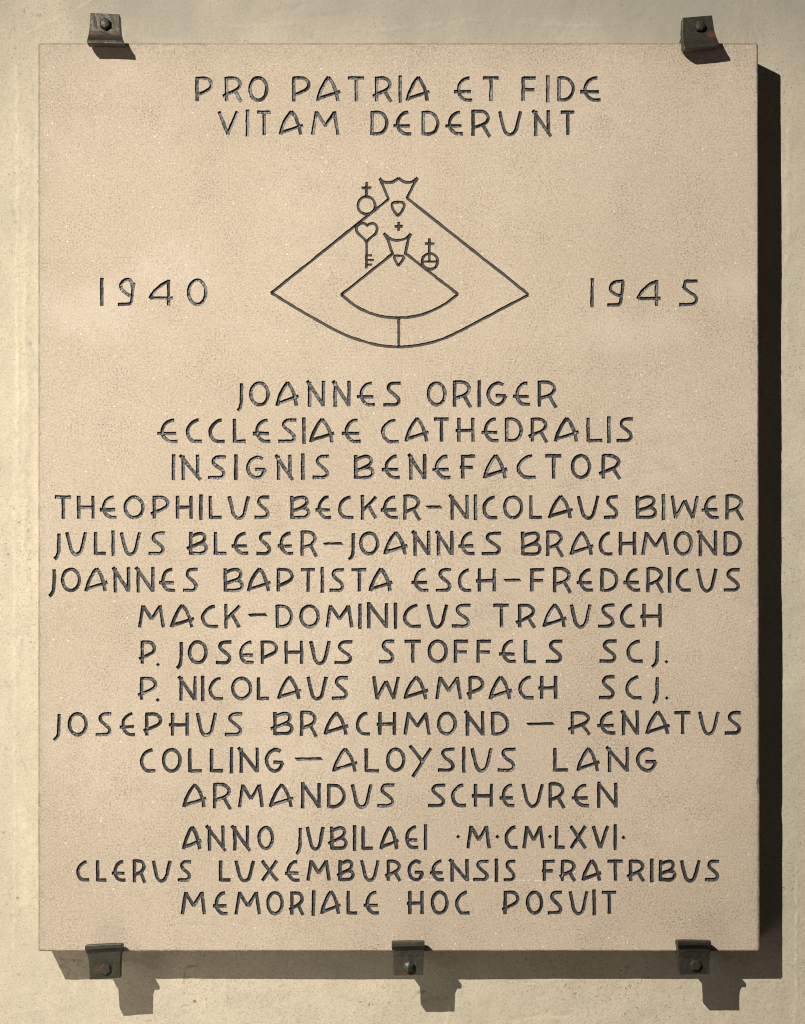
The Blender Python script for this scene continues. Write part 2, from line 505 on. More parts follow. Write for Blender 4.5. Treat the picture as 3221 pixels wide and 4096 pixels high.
BOWL = [(0, 0), (.5, 0), (.78, .06), (.95, .2), (.97, .36), (.86, .49), (.62, .6)]
S_ = ('~', [(1, 0), (.55, .005), (.38, .06), (.29, .19), (.33, .32), (.5, .45), (.74, .60), (.87, .73), (.88, .87), (.76, .97), (.6, 1), (0, 1)])
C_ = ('~', [(.80, .0), (.55, .04), (.28, .17), (.08, .37), (.02, .55), (.07, .75), (.25, .92), (.48, 1), (1, 1)])
GL = {
    'A': [('~', [(0, 1), (.08, .72), (.19, .46), (.34, .20), (.50, 0)]), ('~', [(.48, 0), (.65, .22), (.77, .48), (.85, .74), (.9, 1)]),
          ('-', [(.03, .91), (1, .60)])],
    'B': [('-', [(0, 0), (0, 1)]), ('~', [(0, .17), (.3, .05), (.6, 0), (.84, .07), (.91, .21), (.83, .37), (.62, .50), (.02, .68)]),
          ('~', [(.55, .53), (.83, .55), (.98, .68), (.97, .84), (.82, .97), (.55, 1), (0, 1)])],
    'b': [('-', [(.2, 0), (.2, 1)]), ('~', [(.2, .17), (.45, .05), (.7, 0), (.87, .07), (.92, .21), (.86, .36), (.7, .48), (0, .77)]),
          ('~', [(.62, .52), (.86, .54), (.99, .67), (.98, .84), (.85, .97), (.6, 1), (.2, 1)])],
    'C': [C_],
    'D': [('-', [(0, 0), (0, 1)]), ('~', [(0, .0), (.42, .0), (.75, .12), (.96, .36), (.98, .6), (.8, .86), (.45, 1), (0, 1)])],
    'E': [('~', [(.84, 0), (.62, .03), (.40, .17), (.27, .36), (.24, .55), (.30, .76), (.47, .93), (.66, 1), (1, 1)]), ('-', [(0, .63), (.92, .63)])],
    'e': [('~', [(.80, 0), (.52, .04), (.22, .2), (.04, .42), (.02, .6), (.10, .8), (.3, .95), (.55, 1), (1, 1)]), ('-', [(.05, .64), (.92, .64)])],
    'F': [('-', [(0, 0), (0, 1)]), ('-', [(0, 0), (1, 0)]), ('-', [(0, .53), (.9, .53)])],
    'f': [('-', [(.2, 0), (.2, 1)]), ('-', [(.2, 0), (1, 0)]), ('-', [(0, .52), (.86, .52)])],
    'G': [('~', [(.86, .09), (.62, 0), (.42, .02), (.18, .16), (.03, .40), (.03, .64), (.18, .88), (.42, 1), (.66, .99), (.84, .85), (1, .59)]),
          ('-', [(.42, .60), (1, .60)])],
    'H': [('-', [(0, 0), (0, 1)]), ('-', [(1, 0), (1, 1)]), ('-', [(0, .5), (1, .5)])],
    'h': [('-', [(.2, 0), (.2, 1)]), ('-', [(1, 0), (1, 1)]), ('-', [(0, .54), (1, .53)])],
    'I': [('-', [(0, 0), (0, 1)])],
    'J': [('~', [(1, 0), (.98, .5), (.94, .82), (.80, 1.03), (.5, 1.18), (0, 1.28)])],
    'K': [('-', [(0, 0), (0, 1)]), ('-', [(1, .02), (.06, .62)]), ('-', [(.42, .40), (.97, 1)])],
    'L': [('-', [(0, 0), (0, 1)]), ('-', [(0, 1), (1, 1)])],
    'M': [('-', [(0, 1), (.15, 0)]), ('-', [(.14, .03), (.52, .64)]), ('-', [(.50, .64), (.87, .03)]), ('-', [(.86, 0), (1, 1)])],
    'N': [('-', [(.15, .03), (.15, 1)]), ('-', [(0, -.06), (.97, .97)]), ('-', [(1, 0), (1, .97)])],
    'n': [('-', [(.02, -.05), (.02, 1)]), ('-', [(.03, -.03), (1, .98)]), ('-', [(1, 0), (1, .98)])],
    'w': [('-', [(.17, .03), (.17, 1)]), ('-', [(0, -.05), (1, 1.07)]), ('-', [(.85, 0), (.85, .92)])],
    'P': [('-', [(0, 0), (0, 1)]), ('~', BOWL[:-1] + [(.6, .60), (0.02, .78)])],
    'p': [('-', [(.2, 0), (.2, 1)]), ('~', [(.2, 0), (.6, 0), (.82, .06), (.96, .2), (.98, .36), (.88, .49), (.66, .60), (0, .83)])],
    'R': [('-', [(0, 0), (0, 1)]), ('~', [(0, 0), (.45, 0), (.70, .06), (.87, .2), (.89, .34), (.76, .48), (.54, .58), (0.02, .70)]),
          ('-', [(.56, .56), (1, 1.09)])],
    'r': [('-', [(.2, 0), (.2, 1)]), ('~', [(.2, 0), (.55, 0), (.77, .06), (.92, .2), (.93, .34), (.82, .48), (.6, .60), (0, .83)]),
          ('-', [(.64, .57), (1, 1.09)])],
    'S': [S_],
    'T': [('-', [(0, 0), (1, 0)]), ('-', [(.52, 0), (.52, 1)])],
    'U': [('~', [(0, 0), (.10, .36), (.2, .72), (.28, .88), (.42, .985), (.57, .985), (.71, .89), (.80, .72), (.9, .36), (1, 0)])],
    'V': [('-', [(0, 0), (.48, 1)]), ('-', [(.46, 1), (1, 0)])],
    'W': [('-', [(0, -.02), (.14, 1)]), ('-', [(.13, 1), (.5, .2)]), ('-', [(.5, .2), (.83, 1)]), ('-', [(.83, 1), (1, 0)])],
    'X': [('-', [(0, 0), (1, 1)]), ('-', [(.98, 0), (.02, 1)])],
    'Y': [('-', [(0, -.12), (.60, .60)]), ('-', [(1, 0), (.12, 1.26)])],
    '9': [('~', [(.90, .32), (.86, .12), (.66, .0), (.40, .04), (.20, .18), (.20, .36), (.42, .52), (.78, .66)]),
          ('-', [(.99, .12), (.84, .93)]), ('-', [(0, 1), (.86, .97)])],
    'q': [('~', [(1, .01), (.62, .02), (.34, .1), (.2, .25), (.24, .42), (.5, .56), (.82, .63)]),
          ('~', [(.97, 0), (.92, .35), (.86, .72), (.78, .92), (.62, .99), (0, 1)])],
    '4': [('~', [(.86, 0), (.56, .13), (.30, .34), (.12, .55), (0, .76)]), ('-', [(.82, 0), (.82, 1)]), ('-', [(.02, .74), (1, .74)])],
    '5': [('-', [(1, .02), (.34, .02)]), ('-', [(.35, .0), (.24, .32)]), ('~', [(.24, .30), (.55, .48), (.82, .62), (.92, .76), (.84, .92), (.6, .99), (0, 1)])],
}
# every line: tiles of (x0, y0, scale, top, base, letters); a letter is its sign and its left-right ink
K1, K2, K3 = 1.708, 1708 / 1200, 3.416
LINES = [
    [(700, 250, K1, 96, 266, "P140-265 r315-466 O500-640 / P800-930 A962-1142 T1170-1305 r1340-1490 I1527-1550"),
     (1600, 250, K1, 96, 265, "A38-215 / E358-508 T555-687 / F830-940 I1000-1022 D1075-1197 E1218-1385")],
    [(700, 250, K1, 330, 497, "V290-440 I484-507 T550-668 A708-888 M930-1125 / D1335-1462 E1480-1628"),
     (1600, 250, K1, 330, 497, "D147-272 E298-443 R488-628 U668-838 w895-1045 T1086-1205")],
    [(600, 1500, K1, 46, 213, "J588-638 O677-820 A856-1030 N1062-1197 N1238-1373 E1402-1550 S1582-1727"),
     (1600, 1500, K1, 45, 211, "/ O182-320 R362-497 I530-553 G590-737 E760-903 R942-1082")],
    [(600, 1500, K1, 298, 463, "E38-202 C243-367 C398-525 L566-667 E690-837 S865-1013 I1042-1064 A1085-1272 E1298-1453 / C1577-1712"),
     (1600, 1500, K1, 291, 457, "A28-210 T220-345 h368-510 E545-687 D717-842 r867-1017 A1050-1235 L1275-1397 I1417-1439 S1468-1605")],
    [(200, 1800, K1, 38, 198, "I833-857 w875-1042 S1068-1215 I1260-1283 G1340-1485 w1530-1670"),
     (1100, 1800, K1, 33, 197, "I180-203 S245-383 / B540-682 E718-867 N900-1035 E1063-1212 f1250-1380 A1420-1600"),
     (2000, 1800, K1, 30, 196, "C112-257 T298-433 O483-625 r665-833")],
    [(200, 1800, K1, 312, 470, "T22-157 H185-307 E328-468 O503-648 p678-820 H860-977 I1020-1044 L1085-1187 U1212-1370 S1385-1512 /"),
     (1100, 1800, K1, 312, 471, "B105-243 E265-398 C428-550 K587-705 E710-852 R877-1002 / -1025-1150:374:404 / N1180-1325 I1360-1382 C1415-1532 O1558-1697"),
     (2000, 1800, K1, 310, 470, "L200-300 A325-510 U525-683 S697-820 / B928-1077 I1105-1130 W1165-1360 E1365-1508 R1540-1672")],
    [(180, 2105, K1, 38, 195, "J52-110 U138-292 L335-430 I455-478 U512-660 S695-832 / b957-1115 L1153-1253 E1262-1403 S1432-1558"),
     (1100, 2105, K1, 37, 196, "E5-138 R173-297 / -323-472:105:132 / J493-548 O575-713 A738-918 N928-1063 N1090-1222 E1240-1377 S1400-1560 /"),
     (2000, 2105, K1, 36, 199, "B145-287 R315-440 A473-652 C672-782 H812-932 M965-1157 O1187-1320 N1340-1485 D1527-1655")],
    [(180, 2105, K1, 285, 447, "J17-75 O108-248 A268-440 N453-583 N608-750 E767-903 S932-1057 / B1220-1362 A1378-1555"),
     (1100, 2105, K1, 287, 447, "P12-133 T165-287 I313-336 S360-485 T512-638 A640-815 / E920-1062 S1087-1217 C1247-1355 h1360-1510 /"),
     (2000, 2105, K1, 287, 446, "-20-152:355:381 / F207-318 R363-495 E512-650 D685-810 E832-972 R1000-1125 I1150-1170 C1200-1318 U1340-1490 S1515-1653")],
    [(500, 2400, K1, 32, 190, "M88-275 A305-485 C518-650 K678-797 / -835-980:87:115 / D1028-1152 O1190-1333 M1368-1562 I1595-1617"),
     (1400, 2400, K1, 27, 188, "n115-262 I300-325 C360-498 U522-673 S683-837 / T967-1098 r1122-1275 A1312-1492 U1500-1653"),
     (1720, 2400, K1, 25, 188, "S1137-1275 C1297-1413 h1425-1585")],
    [(500, 2400, K1, 277, 437, "p85-217 .213-240:428:455 / J343-397 O430-567 S607-740 e778-895 P927-1050 H1090-1220 U1258-1408 S1418-1567 /"),
     (1400, 2400, K1, 272, 430, "S188-318 T360-498 O530-670 F710-820 F865-977 E1007-1147 L1188-1285 S1325-1465 /"),
     (1720, 2400, K1, 271, 428, "S1145-1290 C1340-1467 J1503-1567 .1603-1630:409:436")],
    [(200, 2680, K1, 48, 205, "p590-735 .722-752:190:220 / N868-1003 I1033-1056 C1080-1197 O1237-1383 L1413-1510"),
     (1000, 2680, K1, 43, 202, "A183-363 U385-533 S547-683 / W835-1025 A1047-1230 M1265-1452 p1470-1605 A1627-1803"),
     (2000, 2680, K1, 38, 198, "C123-243 h250-393 / S665-797 C855-980 J1033-1087 .1127-1155:178:206")],
    [(200, 2680, K1, 290, 450, "J13-75 O120-260 S300-433 E463-595 p627-770 h800-950 U995-1143 S1182-1328 /"),
     (1000, 2680, K1, 286, 445, "b130-298 R342-467 A500-685 C720-833 h852-1000 M1048-1237 O1278-1415 N1457-1603 D1648-1773 /"),
     (2000, 2680, K1, 282, 440, "-175-378:354:380 / r453-628 E652-802 N818-952 A990-1173 T1180-1315 U1353-1503 S1523-1660")],
    [(520, 2970, K1, 40, 203, "C65-187 O217-355 L397-505 L545-650 I683-705 N728-882 G920-1058 / -1120-1325:98:126 / A1378-1567 L1603-1714"),
     (1500, 2970, K2, 30, 165, "O63-175 Y190-330 S348-465 I497-515 U543-672 S688-813 / L1015-1110 A1145-1290 N1307-1447 G1485-1612")],
    [(520, 2970, K1, 283, 445, "A355-535 R568-700 M735-917 A948-1130 n1165-1305 D1347-1477 U1507-1660"),
     (1500, 2970, K2, 234, 367, "S3-122 / S292-412 C432-530 h540-673 E700-805 U833-963 R988-1087 E1110-1230 n1263-1382")],
    [(680, 3280, K1, 43, 203, "A80-228 w235-395 w410-562 O597-713 / J852-903 U928-1060 b1070-1215 I1250-1273 L1308-1400 A1430-1575"),
     (1640, 3280, K1, 38, 197, "e-35-70 I97-117 / .315-345:98:130 M385-555 .583-613:98:131 C645-750 M768-922 .943-973:97:130 L990-1072 X1087-1213 V1240-1365 I1393-1413 .1445-1475:104:136")],
    [(280, 3400, K1, 70, 215, "C42-145 L178-262 E275-393 R428-525 U558-697 S725-840 / L1017-1110 U1122-1268 X1300-1428 E1457-1582"),
     (1200, 3400, K1, 67, 212, "M43-212 b240-375 U410-547 r572-697 G733-852 E875-997 N1010-1155 S1172-1303 I1333-1353 S1380-1485 /"),
     (2000, 3400, K1, 67, 213, "f275-387 r395-525 A555-705 T722-853 r858-995 I1028-1047 B1085-1207 U1228-1373 S1390-1510")],
    [(280, 3400, K1, 283, 443, "M757-933 E965-1090 M1123-1307 O1340-1463 r1485-1605 I1655-1675"),
     (1200, 3400, K1, 279, 440, "A137-290 L318-405 E423-553 / h718-847 O893-1017 C1058-1173 / p1370-1503 O1543-1663"),
     (2000, 3400, K1, 279, 438, "S315-437 U467-607 I633-655 T682-808")],
]
YEARS = [
    [(360, 1080, K3, 122, 482, "I138-190:125:475 9358-625:110:490 4793-1158:130:486 O1325-1607:120:487")],
    [(2320, 1080, K3, 128, 492, "I143-190 q350-622:128:496 4762-1128:134:492 51333-1635:125:492")],
]


def smooth(pts, per=6):
    """Catmull-Rom through the points"""
    out = []
    P = [pts[0]] + list(pts) + [pts[-1]]
    for i in range(1, len(P) - 2):
        p0, p1, p2, p3 = (np.array(P[j], float) for j in (i - 1, i, i + 1, i + 2))
        for k in range(per):
            t = k / per
            out.append(tuple(.5 * (2 * p1 + (p2 - p0) * t + (2 * p0 - 5 * p1 + 4 * p2 - p3) * t * t
                                   + (3 * p1 - p0 - 3 * p2 + p3) * t ** 3)))
    out.append(tuple(pts[-1]))
    return out


def resample(pts, step, sharp):
    """even spacing; corners are kept when sharp"""
    if sharp:
        out = []
        for a, b in zip(pts[:-1], pts[1:]):
            n = max(1, int(round(math.dist(a, b) / step)))
            out += [(a[0] + (b[0] - a[0]) * k / n, a[1] + (b[1] - a[1]) * k / n) for k in range(n)]
        return out + [pts[-1]]
    L = [0]
    for a, b in zip(pts[:-1], pts[1:]):
        L.append(L[-1] + math.dist(a, b))
    n = max(2, int(round(L[-1] / step)))
    q = np.linspace(0, L[-1], n + 1)
    return list(zip(np.interp(q, L, [p[0] for p in pts]), np.interp(q, L, [p[1] for p in pts])))


def ribbon(pts, hw, cut=0.0, jit=None, slant=(0, 0)):
    """closed outline of a stroke: hw half width, ends drawn in by cut"""
    P = [np.array(p, float) for p in pts]
    if cut:
        d = P[1] - P[0]
        P[0] = P[0] + d / np.linalg.norm(d) * min(cut, .8 * np.linalg.norm(d))
        d = P[-2] - P[-1]
        P[-1] = P[-1] + d / np.linalg.norm(d) * min(cut, .8 * np.linalg.norm(d))
    n = len(P)
    left, right = [], []
    for i in range(n):
        if i == 0:
            t = P[1] - P[0]
            m = 1
        elif i == n - 1:
            t = P[-1] - P[-2]
            m = 1
        else:
            a = (P[i] - P[i - 1]) / np.linalg.norm(P[i] - P[i - 1])
            b = (P[i + 1] - P[i]) / np.linalg.norm(P[i + 1] - P[i])
            t = a + b
            if np.linalg.norm(t) < 1e-3:
                t = b
            m = 1 / max(.36, np.linalg.norm(t) / 2)
        t = t / np.linalg.norm(t)
        nrm = np.array([-t[1], t[0]])
        jl, jr = (jit[0][i], jit[1][i]) if jit is not None else (0, 0)
        sl = t * (slant[0] if i == 0 else slant[1] if i == n - 1 else 0)
        left.append(P[i] + nrm * (hw + jl) * m + sl)
        right.append(P[i] - nrm * (hw + jr) * m - sl)
    return [tuple(p) for p in left] + [tuple(p) for p in reversed(right)]


polys = []          # (outline, owner, inner?, depth of each point)
DEPTH = 7.2
INSET = 1.9


def carve(pts, width, owner, sharp=True, rough=.55, slant=(0, 0), inset=INSET, bed=(DEPTH, .055, .15)):
    pts = resample(pts, 6.5 if not sharp else 9.0, sharp)
    n = len(pts)
    k = max(2, n // 3 + 2)
    base = np.interp(np.linspace(0, k - 1, n), np.arange(k), rng.normal(0, rough, k))
    jit = (base + rng.normal(0, .35, n), np.interp(np.linspace(0, k - 1, n), np.arange(k), rng.normal(0, rough, k)) + rng.normal(0, .35, n))
    hw = width / 2
    polys.append((ribbon(pts, hw, 0, jit, slant), owner, False, None))
    o = ribbon(pts, hw - inset, inset, (jit[0] * .5, jit[1] * .5), (slant[0] * .6, slant[1] * .6))
    tilt = rng.normal(bed[1], bed[2]) + np.interp(np.linspace(0, 3, n), np.arange(4), rng.normal(0, .08, 4))
    dep = []
    for i, p in enumerate(o):
        j = i if i < n else 2 * n - 1 - i
        k = (p[0] - pts[j][0]) * .69 + (p[1] - pts[j][1]) * .72
        dep.append(-min(10.5, max(2.6, bed[0] * (1 + .07 * rng.normal()) - k * max(-.25, min(.55, tilt[j])) * 1.5)))
    polys.append((o, owner, True, dep))


def carve_ring(cx, cy, rx, ry, width, owner, a0=None, bed=(DEPTH, .055, .15)):
    a0 = rng.random() * 360 if a0 is None else a0
    for s in (0, 180):
        ov = math.degrees(7.5 / min(rx, ry))
        carve(arc(cx, cy, rx, ry, a0 + s - ov, a0 + s + 180 + ov, 20), width, owner, sharp=False, bed=bed)


def parse(line):
    for (x0, y0, k, top, base, text) in line:
        for tok in text.split():
            if tok == '/':
                yield None
                continue
            ch, rest = tok[0], tok[1:]
            f = rest.split(':')
            t, b = (float(f[1]), float(f[2])) if len(f) == 3 else (top, base)
            neg = f[0].startswith('-')
            a, c = f[0].lstrip('-').split('-')
            a = -float(a) if neg else float(a)
            yield ch, x0 + a / k, x0 + float(c) / k, y0 + t / k, y0 + b / k


def letter(g, owner, wd):
    ch, xl, xr, yt, yb = g
    hw = wd / 2
    if ch == '-':
        s = (yb - yt) * .30
        ym = (yt + yb) / 2
        carve([(xl + s * 1.3, ym + 1), (xr - s * 1.3, ym - 1)], (yb - yt) * .78, owner, slant=(-s, -s) if False else (s, s))
        return
    if ch == '.':
        cx, cy, r = (xl + xr) / 2, (yt + yb) / 2, (xr - xl) * .52
        o = [(cx - r, cy + .1 * r), (cx - .1 * r, cy - r), (cx + r, cy - .1 * r), (cx + .1 * r, cy + r)]
        polys.append((o, owner, False, None))
        polys.append(([(cx + (x - cx) * .62, cy + (y - cy) * .62) for x, y in o], owner, True, [-DEPTH] * 4))
        return
    x0, x1, y0, y1 = xl + hw, xr - hw, yt + hw * .8, yb - hw * .8
    if ch in 'AMVXWYUKNnwR':
        y0, y1 = yt + hw * .25, yb - hw * .25
    if ch == 'O':
        carve_ring((xl + xr) / 2, (yt + yb) / 2, (xr - xl) / 2 - hw, (yb - yt) / 2 - hw * .7, wd, owner)
        return
    if ch == 'I':
        x0 = x1 = (xl + xr) / 2
        y0, y1 = yt, yb
    ends = ch in 'HhTFfLDPpRrBbKEIJNnw4'
    for kind, pts in GL[ch]:
        q = []
        for (u, v) in pts:
            q.append((x0 + (x1 - x0) * u + rng.normal(0, .35), y0 + (y1 - y0) * v + rng.normal(0, .35)))
        if ends and kind == '-' and abs(q[0][0] - q[-1][0]) < 3:      # upright stems reach the full ink height
            q[0] = (q[0][0], q[0][1] - hw * .75)
            q[-1] = (q[-1][0], q[-1][1] + hw * .75)
        carve(smooth(q) if kind == '~' else q, wd * (1 + rng.normal(0, .025)), owner, sharp=(kind == '-'))


owners = []         # (part, word index) per owner id
part_list = []


def new_owner(part, sub):
    owners.append((part, sub))
    return len(owners) - 1


for li, line in enumerate(LINES):
    word = 0
    own = None
    started = False
    for g in parse(line):
        if g is None:
            own = None
            continue
        if own is None:
            own = new_owner("inscription_line#%d" % li, "engraved_dash" if g[0] == '-' else "engraved_word")
        letter(g, own, 14.3)
for yi, line in enumerate(YEARS):
    own = None
    for g in parse(line):
        own = new_owner("engraved_year#%d" % yi, "engraved_digit")
        letter(g, own, 13.8)

# the emblem: crowned figure with child, sceptre, key and orb
def ec(pts):                      # coarse tile
    return [(1000 + x / K2, 650 + y / K2) for x, y in pts]


def ef(pts):                      # fine tile
    return [(1360 + x / 3.7956, 690 + y / 3.7956) for x, y in pts]


EW = 12.0
EBED = (4.6, .02, .06)


def emblem_stroke(pts, w, o, sharp=True, inset=INSET):
    carve(pts, w, o, sharp=sharp, inset=inset, bed=EBED)


def emblem_ring(*a):
    carve_ring(*a, bed=EBED)


own = new_owner("engraved_emblem#0", "mantle_outline")
lo = ef([(745, 400)])[0]
ro = ef([(1018, 388)])[0]
emblem_stroke([lo] + ec([(120, 745)]), EW, own)
emblem_stroke([ro] + ec([(1588, 752)]), EW, own)
emblem_stroke(smooth(ec([(122, 743), (300, 850), (500, 962), (620, 1010), (740, 1041), (848, 1050), (950, 1042), (1060, 1018), (1180, 968), (1400, 852), (1587, 754)])),
      EW, own, sharp=False)
emblem_stroke(ec([(848, 884), (848, 1050)]), EW * .95, own)
own = new_owner("engraved_emblem#0", "crown_outline")
emblem_stroke(ef([(738, 408), (640, 160), (606, 92)]), EW, own)
emblem_stroke(smooth(ef([(600, 88), (655, 138), (725, 156), (810, 140), (893, 84)])), EW, own, sharp=False)
emblem_stroke(smooth(ef([(888, 82), (955, 130), (1035, 154), (1115, 134), (1180, 78)])), EW, own, sharp=False)
emblem_stroke(ef([(1180, 80), (1120, 185), (1016, 398)]), EW, own)
own = new_owner("engraved_emblem#0", "face_outline")
emblem_stroke(smooth(ef([(885, 662), (835, 605), (803, 545), (795, 480), (830, 452), (890, 450)])), EW, own, sharp=False)
emblem_stroke(smooth(ef([(870, 450), (945, 453), (976, 478), (970, 535), (935, 600), (878, 664)])), EW, own, sharp=False)
own = new_owner("engraved_emblem#0", "small_cross")
emblem_stroke(ef([(893, 748), (893, 888)]), EW * .95, own)
emblem_stroke(ef([(830, 820), (957, 820)]), EW * .95, own)
own = new_owner("engraved_emblem#0", "sceptre")
c = ef([(405, 500)])[0]
emblem_ring(c[0], c[1], 131 / 3.7956, 133 / 3.7956, EW, own, 100)
emblem_stroke(ef([(405, 145), (405, 365)]), EW * .95, own)
emblem_stroke(ef([(330, 235), (480, 235)]), EW * .95, own)
own = new_owner("engraved_emblem#0", "heart_key")
emblem_stroke(smooth(ef([(418, 810), (372, 772), (315, 778), (265, 812), (250, 860), (268, 915), (325, 970), (380, 1020), (410, 1062)])), EW * .95, own, sharp=False)
emblem_stroke(smooth(ef([(402, 812), (452, 778), (510, 774), (555, 808), (564, 858), (545, 920), (490, 972), (436, 1024), (404, 1062)])), EW * .95, own, sharp=False)
emblem_stroke(ef([(407, 1040), (405, 1455)]), EW * .9, own)
for y, x in ((1258, 490), (1330, 520), (1400, 490)):
    emblem_stroke(ef([(405, y), (x, y)]), EW * .8, own, inset=1.8)
own = new_owner("engraved_emblem#0", "child_mantle_outline")
emblem_stroke(ef([(815, 1222)]) + ec([(519, 755)]), EW, own)
emblem_stroke(ef([(985, 1222)]) + ec([(1186, 750)]), EW, own)
emblem_stroke(smooth(ec([(520, 752), (600, 816), (690, 860), (780, 881), (850, 885), (920, 879), (1010, 856), (1100, 812), (1186, 750)])), EW, own, sharp=False)
own = new_owner("engraved_emblem#0", "child_crown_outline")
emblem_stroke(ef([(802, 1240), (735, 1030), (672, 925)]), EW, own)
emblem_stroke(smooth(ef([(666, 920), (730, 985), (805, 1022), (880, 1030), (955, 1020), (1025, 985), (1082, 928)])), EW, own, sharp=False)
emblem_stroke(ef([(1082, 928), (1040, 1020), (992, 1240)]), EW, own)
own = new_owner("engraved_emblem#0", "child_face_outline")
emblem_stroke(smooth(ef([(888, 1420), (846, 1350), (828, 1290), (850, 1266), (905, 1264)])), EW * .9, own, sharp=False)
emblem_stroke(smooth(ef([(890, 1264), (950, 1267), (972, 1290), (940, 1350), (882, 1420)])), EW * .9, own, sharp=False)
own = new_owner("engraved_emblem#0", "orb")
c = ef([(1368, 1350)])[0]
emblem_ring(c[0], c[1], 119 / 3.7956, 120 / 3.7956, EW, own, 30)
emblem_stroke(ef([(1360, 998), (1360, 1352)]), EW * .95, own)
emblem_stroke(ef([(1288, 1080), (1438, 1080)]), EW * .9, own)
emblem_stroke(ef([(1245, 1352), (1488, 1352)]), EW * .8, own, inset=1.8)


# ------------------------------------------------------------------ the plaque
BEV = 5.5


def plaque_outline():
    corners = [(153, 171), (3033, 171), (3041, 3806), (153, 3806)]
    r = 9.0
    pts = []
    cdir = [180, 270, 0, 90]
    for i in range(4):
        c0, c1 = corners[i], corners[(i + 1) % 4]
        sx = 1 if c0[0] < 1000 else -1
        sy = 1 if c0[1] < 1000 else -1
        cx, cy = c0[0] + sx * r, c0[1] + sy * r
        for k in range(5):
            a = math.radians(cdir[i] + 90 * k / 4)
            pts.append((cx + r * math.cos(a), cy + r * math.sin(a)))
        L = math.dist(c0, c1)
        n = int(L / 16)
        for k in range(1, n):
            t = k / n
            if t * L < 22 or (1 - t) * L < 22:
                continue
            pts.append((c0[0] + (c1[0] - c0[0]) * t, c0[1] + (c1[1] - c0[1]) * t))
    return pts


out = plaque_outline()
n_out = len(out)
ctr = np.array([1597.0, 1988.0])
jit = rng.normal(0, .5, n_out) + np.interp(np.arange(n_out), np.arange(0, n_out + 40, 8), rng.normal(0, .8, n_out // 8 + 6)[:len(np.arange(0, n_out + 40, 8))])
chip = np.zeros(n_out)
for i, p in enumerate(out):
    if p[0] > 3020 and abs(p[1] - 3138) < 26:
        chip[i] += 13 - abs(p[1] - 3138) * .35
for k in range(24):
    chip[rng.integers(0, n_out)] = 1 + rng.random() * 3


def inset_pt(p, d):
    dr = d * (1 + .9 * max(0, 1 - p[1] / 520.0))
    x = p[0] + d if p[0] < 165 else p[0] - dr if p[0] > 3020 else p[0]
    y = p[1] + d if p[1] < 183 else p[1] - d if p[1] > 3794 else p[1]
    return (x, y)


ring_front = [inset_pt(p, BEV + .6 * j + c_) for p, j, c_ in zip(out, jit, chip)]
ring_side = [inset_pt(p, .3 * j + .12 * c_) for p, j, c_ in zip(out, jit, chip)]

verts2, edges2, faces2, depth2 = [], [], [], []


def add_face(o, dep=None):
    dep = dep or [None] * len(o)
    if sum(p[0] * q[1] - q[0] * p[1] for p, q in zip(o, o[1:] + o[:1])) < 0:
        o, dep = o[::-1], dep[::-1]
    b = len(verts2)
    verts2.extend(Vector(p) for p in o)
    depth2.extend(dep)
    faces2.append(list(range(b, b + len(o))))


add_face(ring_front)
for o, own_, inner, dep in polys:
    add_face(o, dep)
cv, ce, cf, ov_, oe_, of_ = delaunay_2d_cdt(verts2, edges2, faces2, 0, 1e-4, True)
print("carved: %d outlines, %d vertices, %d faces" % (len(polys), len(cv), len(cf)))

nv = len(cv)
is_stone = np.zeros(nv, bool)
is_floor = np.zeros(nv, bool)
face_owner = []
for f, src in zip(cf, of_):
    own_ = -1
    inner = False
    for s in src:
        if s > 0:
            p = polys[s - 1]
            own_ = p[1] if own_ < 0 else own_
            inner = inner or p[2]
    if not src:
        own_ = -2
    face_owner.append(own_)
    if own_ == -1:
        is_stone[list(f)] = True
    elif inner:
        is_floor[list(f)] = True
XY = np.array([(v[0], v[1]) for v in cv])
Zc = np.zeros(nv)
Zc[~is_stone] = -.55 * DEPTH
fl = is_floor & ~is_stone
for i in np.where(fl)[0]:
    d = [depth2[k] for k in ov_[i] if depth2[k] is not None]
    Zc[i] = min(d) if d else -DEPTH * (1 + .1 * rng.normal())

by_owner = {}
for f, o in zip(cf, face_owner):
    by_owner.setdefault(o, []).append(f)


def sub_mesh(fs):
    used = sorted({i for f in fs for i in f})
    m = {v: k for k, v in enumerate(used)}
    V = [W(XY[i][0], XY[i][1], Zc[i]) for i in used]
    return V, [[m[i] for i in reversed(f)] for f in fs], m


# stone body: carved face + rounded arris + sides + back
V, F, m = sub_mesh(by_owner[-1])
outline_ix = {}
for i, src in enumerate(ov_):
    for k in src:
        if k < n_out:
            outline_ix[k] = i
ids_front = [m.get(outline_ix.get(k)) for k in range(n_out)]
rings = [ids_front]
for z, pts in ((-BEV * .35, [inset_pt(p, (BEV * .35) + .5 * j + .8 * c_) for p, j, c_ in zip(out, jit, chip)]),
               (-BEV, ring_side), (-H + 1.5, [inset_pt(p, .3 * j) for p, j in zip(out, jit)])):
    b = len(V)
    V += [W(p[0], p[1], z) for p in pts]
    rings.append(list(range(b, b + n_out)))
for ra, rb in zip(rings[:-1], rings[1:]):
    for i in range(n_out):
        j = (i + 1) % n_out
        q = [ra[i], rb[i], rb[j], ra[j]]
        if None not in q:
            F.append(q)
F.append(list(rings[-1]))
print("ring misses:", sum(i is None for i in ids_front))
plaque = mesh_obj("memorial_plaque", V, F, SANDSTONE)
plaque["label"] = "pink-beige sandstone plaque with dark carved lettering and a crowned emblem, clipped to the wall"
plaque["category"] = "plaque"

parts = {}
for oi, (part, sub) in enumerate(owners):
    if part not in parts:
        parts[part] = empty(part.split('#')[0], plaque)
    V, F, _ = sub_mesh(by_owner.get(oi, []))
    if F:
        mesh_obj(sub, V, F, MATT_PAINT if part.startswith('engraved_emblem') else PAINT, parts[part])


